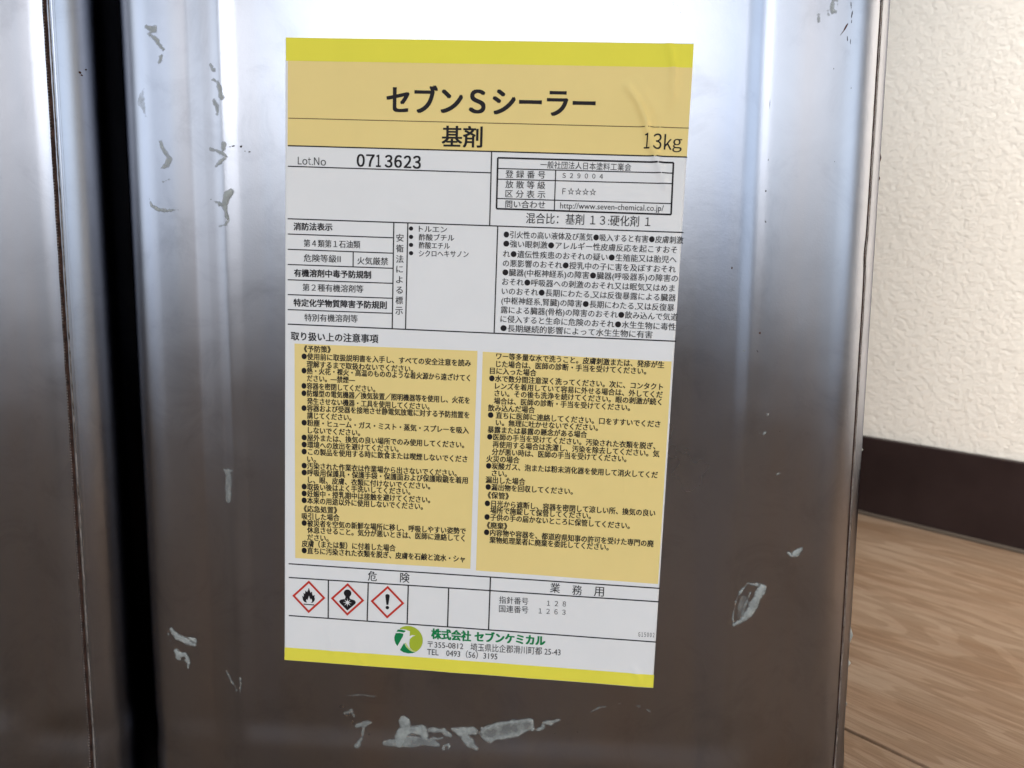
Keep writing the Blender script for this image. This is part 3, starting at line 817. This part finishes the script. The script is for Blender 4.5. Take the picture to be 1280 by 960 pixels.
# ------------------------------------------------------------ dried smears of filler on the tin
def smear(strokes, thick=0.35, cover=0.85, rimmed=False, holes=(), step=0.22, seed=0, name='paint_smear'):
    """strokes: list of [(x, z, r), ...] polylines in can millimetres; a domed, soft-edged deposit"""
    allp = [p for s in strokes for p in s]
    x0 = min(p[0] - p[2] for p in allp) - 0.8; x1 = max(p[0] + p[2] for p in allp) + 0.8
    z0 = min(p[1] - p[2] for p in allp) - 0.8; z1 = max(p[1] + p[2] for p in allp) + 0.8
    nx, nz = int((x1 - x0) / step) + 2, int((z1 - z0) / step) + 2
    X, Z = np.meshgrid(np.linspace(x0, x1, nx), np.linspace(z0, z1, nz))
    rs = np.random.RandomState(seed)
    N = np.zeros_like(X)
    for k in range(9):
        f = 0.8 + 0.9 * k; th = rs.rand() * 6.28
        N += np.sin((X * math.cos(th) + Z * math.sin(th)) * f + rs.rand() * 6.28) / (1.2 + 0.4 * k)
    def sd(sts):
        D = np.full_like(X, 1e9)
        for s in sts:
            if len(s) == 1: s = [s[0], (s[0][0] + .01, s[0][1], s[0][2])]
            for (ax, az, ar), (bx, bz, br) in zip(s[:-1], s[1:]):
                dx, dz = bx - ax, bz - az
                t = np.clip(((X - ax) * dx + (Z - az) * dz) / (dx * dx + dz * dz + 1e-9), 0, 1)
                D = np.minimum(D, np.hypot(X - ax - t * dx, Z - az - t * dz) - (ar + (br - ar) * t))
        return D
    D = sd(strokes)
    if holes: D = np.maximum(D, -sd(holes))
    D = D + N * 0.17
    ins = np.clip(-D, 0, None)
    H = thick * 0.6 * (1 - np.exp(-ins / 0.7))
    C = np.clip(ins / 0.65 + 0.12 * (D < 0), 0, 1) * cover
    if rimmed:
        H *= 0.35 + 0.65 * np.exp(-((ins - 0.8) / 0.8) ** 2); C *= 0.62 + 0.38 * np.exp(-((ins - 0.7) / 0.9) ** 2)
    H = H + N * 0.02 * np.clip(ins, 0, 1)
    H = np.where(D > 0, -D * 0.5, H)
    keep = D < 0.35
    idx = -np.ones(X.shape, int); verts = []; cov = []
    for j, i in zip(*np.nonzero(keep)):
        idx[j, i] = len(verts)
        x, z = float(X[j, i]), float(Z[j, i])
        verts.append((x * MM, (surf_y(x, z) - float(H[j, i]) - 0.02 - HALF) * MM, z * MM)); cov.append(float(C[j, i]))
    faces = []
    for j in range(nz - 1):
        for i in range(nx - 1):
            q = (idx[j, i], idx[j, i + 1], idx[j + 1, i + 1], idx[j + 1, i])
            if min(q) >= 0: faces.append(tuple(int(k) for k in q))
    if not faces: return None
    o = mesh_obj(name, verts, faces, M['smear'], can, True)
    at = o.data.attributes.new('cover', 'FLOAT', 'POINT'); at.data.foreach_set('value', cov)
    return o
def W(pts, *r):
    if len(r) == 1: r = r * len(pts)
    return [(x, z, q) for (x, z), q in zip(pts, r)]
smear([W([(-105.2, 248.2), (-103.2, 247.7), (-104.6, 246.3)], .9, 1.2, .6), W([(-104.3, 246.1), (-102.1, 244.2), (-100.4, 241.6)], .5, .8, .8)], .3, .8, seed=1)
smear([W([(-101.0, 239.6), (-101.4, 238.4), (-102.1, 237.2)], .4, .6, .2)], .25, .8, seed=2)
smear([W([(-102.5, 213.8), (-101.4, 211.1), (-99.8, 208.9), (-100.6, 206.8), (-102.8, 205.8)], .6, .7, 1.1, 1.0, .3)], .3, .7, seed=3)
smear([W([(-107.4, 230.0), (-108.6, 226.2), (-107.1, 221.8)], .6, 1.6, .5)], .2, .35, seed=4)
smear([W([(-107.3, 196.6), (-106.3, 194.2), (-103.9, 192.8), (-101.2, 192.7), (-97.6, 193.0)], .2, .45, .5, .45, .12)], .5, .9, seed=5)
smear([W([(-102.2, 201.6), (-99.8, 202.4)], .3, .4)], .2, .6, seed=6)
smear([W([(-84.9, 236.7), (-84.1, 235.0)], .7, .8)], .3, .8, seed=7)
smear([W([(-84.5, 232.3), (-82.9, 231.4), (-82.0, 229.3), (-81.7, 226.9)], .5, .6, .7, 1.0)], .35, .85, seed=8)
smear([W([(-84.4, 226.1), (-83.4, 224.6), (-83.2, 221.9)], .6, .9, .5)], .3, .8, seed=9)
smear([W([(-86.0, 211.5), (-83.8, 210.9), (-82.0, 210.0), (-80.8, 209.2)], .5, .6, .9, .5), W([(-82.0, 210.4), (-81.5, 212.8)], .6, .8)], .35, .8, seed=10)
smear([W([(-84.5, 206.3), (-82.9, 207.4), (-80.8, 209.0)], .6, .8, .3)], .3, .8, seed=11)
smear([W([(-86.8, 196.2), (-84.4, 195.2), (-82.2, 194.2)], .15, .7, 1.0), W([(-82.2, 194.6), (-81.0, 197.2), (-79.8, 198.6)], 1.3, 1.4, .9), W([(-82, 194), (-81.2, 190.4)], 1.1, .5)], .6, .95, seed=12)
smear([W([(-81.4, 192.6), (-80.9, 189.8), (-82.1, 188.3), (-84.9, 187.6)], .35, .45, .4, .15)], .4, .9, seed=13)
smear([W([(-86.0, 109.7), (-84.0, 108.9), (-82.2, 109.6)], .4, 1.2, .3), W([(-84.0, 109), (-84.2, 104), (-84.6, 99.5)], 1.2, 1.4, 1.2)], .3, .55, seed=14)
smear([W([(-106.6, 53.4), (-104.6, 51.0), (-101.5, 49.8), (-98.6, 48.2)], .7, 1.4, 1.3, .6), W([(-101, 51), (-98.4, 49.8)], .5, .8)], .45, .9, True, seed=15)
smear([W([(-105.2, 46.0), (-104.0, 44.0), (-102.0, 44.6), (-101.0, 42.5), (-101.2, 40.0)], 1.0, 1.6, 1.2, .8, .25)], .5, .95, holes=[W([(-102.8, 43.2)], .7)], seed=16)
smear([W([(-108.0, 51.6), (-106.6, 47.6)], .3, .25)], .3, .6, seed=17)
smear([W([(-87.4, 39.8), (-85.9, 36.6), (-84.0, 33.4)], .4, .7, .5), W([(-82.4, 37.6), (-82.7, 32.4)], .5, .4)], .35, .55, True, seed=18)
# loop shaped drip low on the right
smear([W([(88.0, 76.0), (86.9, 73.0), (85.3, 69.3), (83.2, 66.0), (79.9, 63.6)], 1.6, 1.5, 1.5, 1.3, .35), W([(79.9, 63.6), (79.6, 67.2), (80.7, 73.0), (83.6, 77.6), (86.6, 77.0)], .35, .3, .3, .35, .9),
       W([(84.6, 74.6), (82.2, 67)], .3, .3)], .8, .95, seed=19)
smear([W([(82.8, 72.0), (82.0, 66.8)], 1.6, 1.3)], .08, .32, seed=20)
smear([W([(95.7, 88.0), (96.4, 87.0)], .6, .7), W([(96.5, 86.6), (98.0, 88.0), (99.6, 89.6)], .5, 1.2, .5)], .6, 1.0, seed=21)
# long smear over the bottom step
smear([W([(-26.6, 25.3), (-26.2, 23.0), (-27.6, 20.4), (-28.2, 18.0)], 1.9, 2.0, 2.2, 1.6), W([(-26, 22), (-20.5, 22.6), (-19.6, 20.6)], 1.6, 1.7, 1.6)], .6, .8, seed=22)
smear([W([(-33.0, 17.6), (-27.5, 18.2), (-20, 19.0), (-15.0, 18.0)], .9, 2.0, 1.9, .8)], .35, .55, seed=23)
smear([W([(-18.0, 22.6), (-13.6, 22.6), (-11, 21.2)], .9, 1.2, .8), W([(-17.5, 19.6), (-14, 20.2)], .7, .6), W([(-13.2, 17.0), (-11.6, 17.6)], .8, .9)], .4, .75, holes=[W([(-16.2, 21.4), (-14.8, 21.2)], .5), W([(-12.4, 17.2)], .45)], seed=24)
smear([W([(-10.6, 23.6), (-7.6, 22.6), (-3.2, 23.0)], .5, 1.7, 1.6), W([(-7.0, 22.4), (-4.6, 19.2), (-2.4, 17.6)], 1.6, 1.8, .7)], .4, .75, seed=25)
smear([W([(-2.2, 23.6), (-.2, 21.0)], .5, .5)], .4, .7, seed=26)
smear([W([(1.6, 22.6), (6, 23.6), (11, 25.2), (15.0, 26.4)], 2.9, 3.2, 3.1, 2.2), W([(-.6, 24.4), (2.4, 20.6)], .9, 1.2), W([(15.6, 27.4), (16.2, 25.0)], 1.1, 1.0)], .5, .85, True, seed=27)
smear([W([(17.4, 24.2), (19.6, 25.6), (20.0, 27.2), (22.0, 27.4), (25.0, 28.6)], .5, .9, .5, .9, .5)], .4, .75, seed=28)
smear([W([(30.6, 25.6), (31.2, 24.6)], .3, .4)], .4, .9, seed=29)
smear([W([(23.0, 23.6), (23.8, 23.9)], .25, .3)], .3, .7, seed=30)
smear([W([(-46.8, 27.0), (-44.6, 27.8), (-43.6, 26.2)], .6, .8, .5)], .3, .45, True, seed=31)
smear([W([(-43.0, 22.6), (-40.2, 23.8), (-37.6, 24.2)], .6, 1.0, .5), W([(-40.4, 22.6), (-40.8, 19.0), (-42.6, 16.2)], .8, .6, 1.2)], .35, .6, seed=32)
smear([W([(-45.8, 33.3), (-41.0, 33.9), (-36.4, 33.5)], .12, .25, .15)], .15, .45, seed=33)
smear([W([(35.2, 31.6), (37.6, 33.6), (39.6, 34.0)], .3, .6, .2), W([(41.8, 34.4), (44.8, 35.4)], .15, .25)], .3, .7, seed=34)
smear([W([(49, 34.8), (51.0, 34.9)], .2, .6), W([(53, 34.2), (54.2, 33.4)], .2, .25)], .3, .6, seed=35)
# top right spots
smear([W([(100.5, 251.6), (100.4, 249.6)], 1.2, 1.3)], .45, .8, holes=[W([(100.9, 251.2), (101.0, 250.0)], .35)], seed=36)
smear([W([(96.4, 248.2), (96.3, 246.4)], .5, .7)], .3, .8, seed=37)
smear([W([(98.7, 249.2), (99.0, 248.0)], .35, .3)], .3, .8, seed=38)
# tiny pale crumbs on the right margin
for k, (x, z, r) in enumerate([(86.6, 125.6, .3), (85.0, 125.7, .2), (87.2, 131.5, .2), (89.8, 124.2, .15), (88.0, 117.6, .15), (91.1, 112.9, .35), (90.6, 113.5, .2), (79.2, 151, .15), (52.4, 168.0, .15)]):
    smear([W([(x, z), (x + .25, z + .1)], r)], .25, .9, seed=50 + k, step=.12)

# specks and rust nicks: thin scabs standing on the tin
def nick(cx, cz, rx, rz, rot, mat, can_root, seed, name='rust_spot'):
    rnd = random.Random(seed); n = 9
    verts = [None]; ring = []
    y0 = surf_y(cx, cz)
    for k in range(n):
        a = 2 * math.pi * k / n; q = 0.65 + 0.7 * rnd.random()
        dx = rx * q * math.cos(a); dz = rz * q * math.sin(a)
        x = cx + dx * math.cos(rot) - dz * math.sin(rot); z = cz + dx * math.sin(rot) + dz * math.cos(rot)
        verts.append((x * MM, (surf_y(x, z) - 0.02 - HALF) * MM, z * MM))
    verts[0] = (cx * MM, (y0 - 0.10 - HALF) * MM, cz * MM)
    faces = [(0, 1 + k, 1 + (k + 1) % n) for k in range(n)]
    return mesh_obj(name, verts, faces, mat, can_root, True)
NICKS = [(104.0, 244.6, .22, 1.4, -.45, 'rust'), (103.2, 243.2, .12, .9, -.6, 'rust'), (105.6, 248.2, .12, 1.2, -.1, 'speck'), (105.2, 250.6, .12, 1.0, .1, 'speck'), (105.6, 246.3, .1, .5, 0, 'speck'),
         (104.7, 241.4, .08, .7, .1, 'speck'), (105.6, 240.7, .08, .7, .1, 'speck'), (83.7, 223.4, .09, 1.4, 0, 'speck'), (101.3, 233.2, .13, .2, 0, 'speck'), (106.6, 227.8, .1, .2, 0, 'speck'),
         (83.7, 198.6, .2, .3, 0, 'speck'), (84.0, 189.6, .2, .3, .4, 'speck'), (83.8, 156.5, .38, .32, 0, 'rust'), (83.4, 150.9, .15, .4, .5, 'speck'), (74.7, 175.9, .25, .3, 0, 'rust'), (87.6, 252.8, .5, .25, .3, 'speck'),
         (-79.6, 212.1, .35, .12, 0, 'speck'), (-78.6, 212.3, .5, .22, 0, 'speck'), (-76.2, 212.2, .42, .36, 0, 'speck'), (-75.0, 210.8, .2, .14, 0, 'speck'), (-73.6, 210.6, .36, .16, 0, 'speck'),
         (84.0, 207.6, .12, .3, 0, 'speck'), (103.0, 207.0, .1, .15, 0, 'speck'), (91.2, 126.4, .1, .1, 0, 'speck')]
for k, (x, z, a, b, r, m) in enumerate(NICKS):
    nick(x, z, a, b, r, M[m], can, k)
# dark scabs on the corner of the left can
def scab(root, name, phi, z, s, mat, tall=.7, lift=.5):
    d = section(104, z) * (1 - phi / 1.5708) + section(-104, z) * phi / 1.5708 - lift * .3
    x, y = corner_pt(phi, d); nx, ny = math.sin(phi), -math.cos(phi); tx, ty = -ny, nx
    verts = [((x + nx * lift) * MM, (y + ny * lift) * MM, z * MM)]
    for q in range(8):
        a = q / 8 * 6.283; rr = s * (.7 + .5 * random.random())
        verts.append(((x + nx * .02 + tx * rr * math.cos(a)) * MM, (y + ny * .02 + ty * rr * math.cos(a)) * MM, (z + rr * tall * math.sin(a)) * MM))
    o = mesh_obj(name, verts, [(0, 1 + q, 1 + (q + 1) % 8) for q in range(8)], mat, root, True)
    at = o.data.attributes.new('cover', 'FLOAT', 'POINT'); at.data.foreach_set('value', [1.0] * len(verts))
scab(can2, 'rust_spot', .86, 236.6, .55, M['rust'], lift=.15); scab(can2, 'rust_spot', .89, 235.8, .4, M['rust'], lift=.15); scab(can2, 'rust_spot', .98, 237.8, .35, M['rust'], lift=.15)
scab(can, 'rust_spot', 1.2, 209.5, .5, M['rust'], 4.5, .5); scab(can, 'rust_spot', 1.25, 203.5, .4, M['rust'], 3.0, .5)
scab(can, 'paint_smear', 1.25, 57.0, .9, M['smear'], 3.2, .95); scab(can, 'paint_smear', 1.3, 47.0, .7, M['smear'], 2.0, .9); scab(can, 'paint_smear', 1.25, 33.0, .6, M['smear'], 2.0, .6)
scab(can, 'paint_smear', 1.25, 119.0, .5, M['smear'], 2.0, .6)

# the measurements above count heights from the datum; the cans' origins lie on the floor
for root in (can, can2):
    root.location.z += BASE * MM
    for ch in root.children:
        if ch == label: ch.matrix_parent_inverse = Matrix.Translation((0, 0, -BASE * MM)) @ ch.matrix_parent_inverse
        else: ch.location.z -= BASE * MM
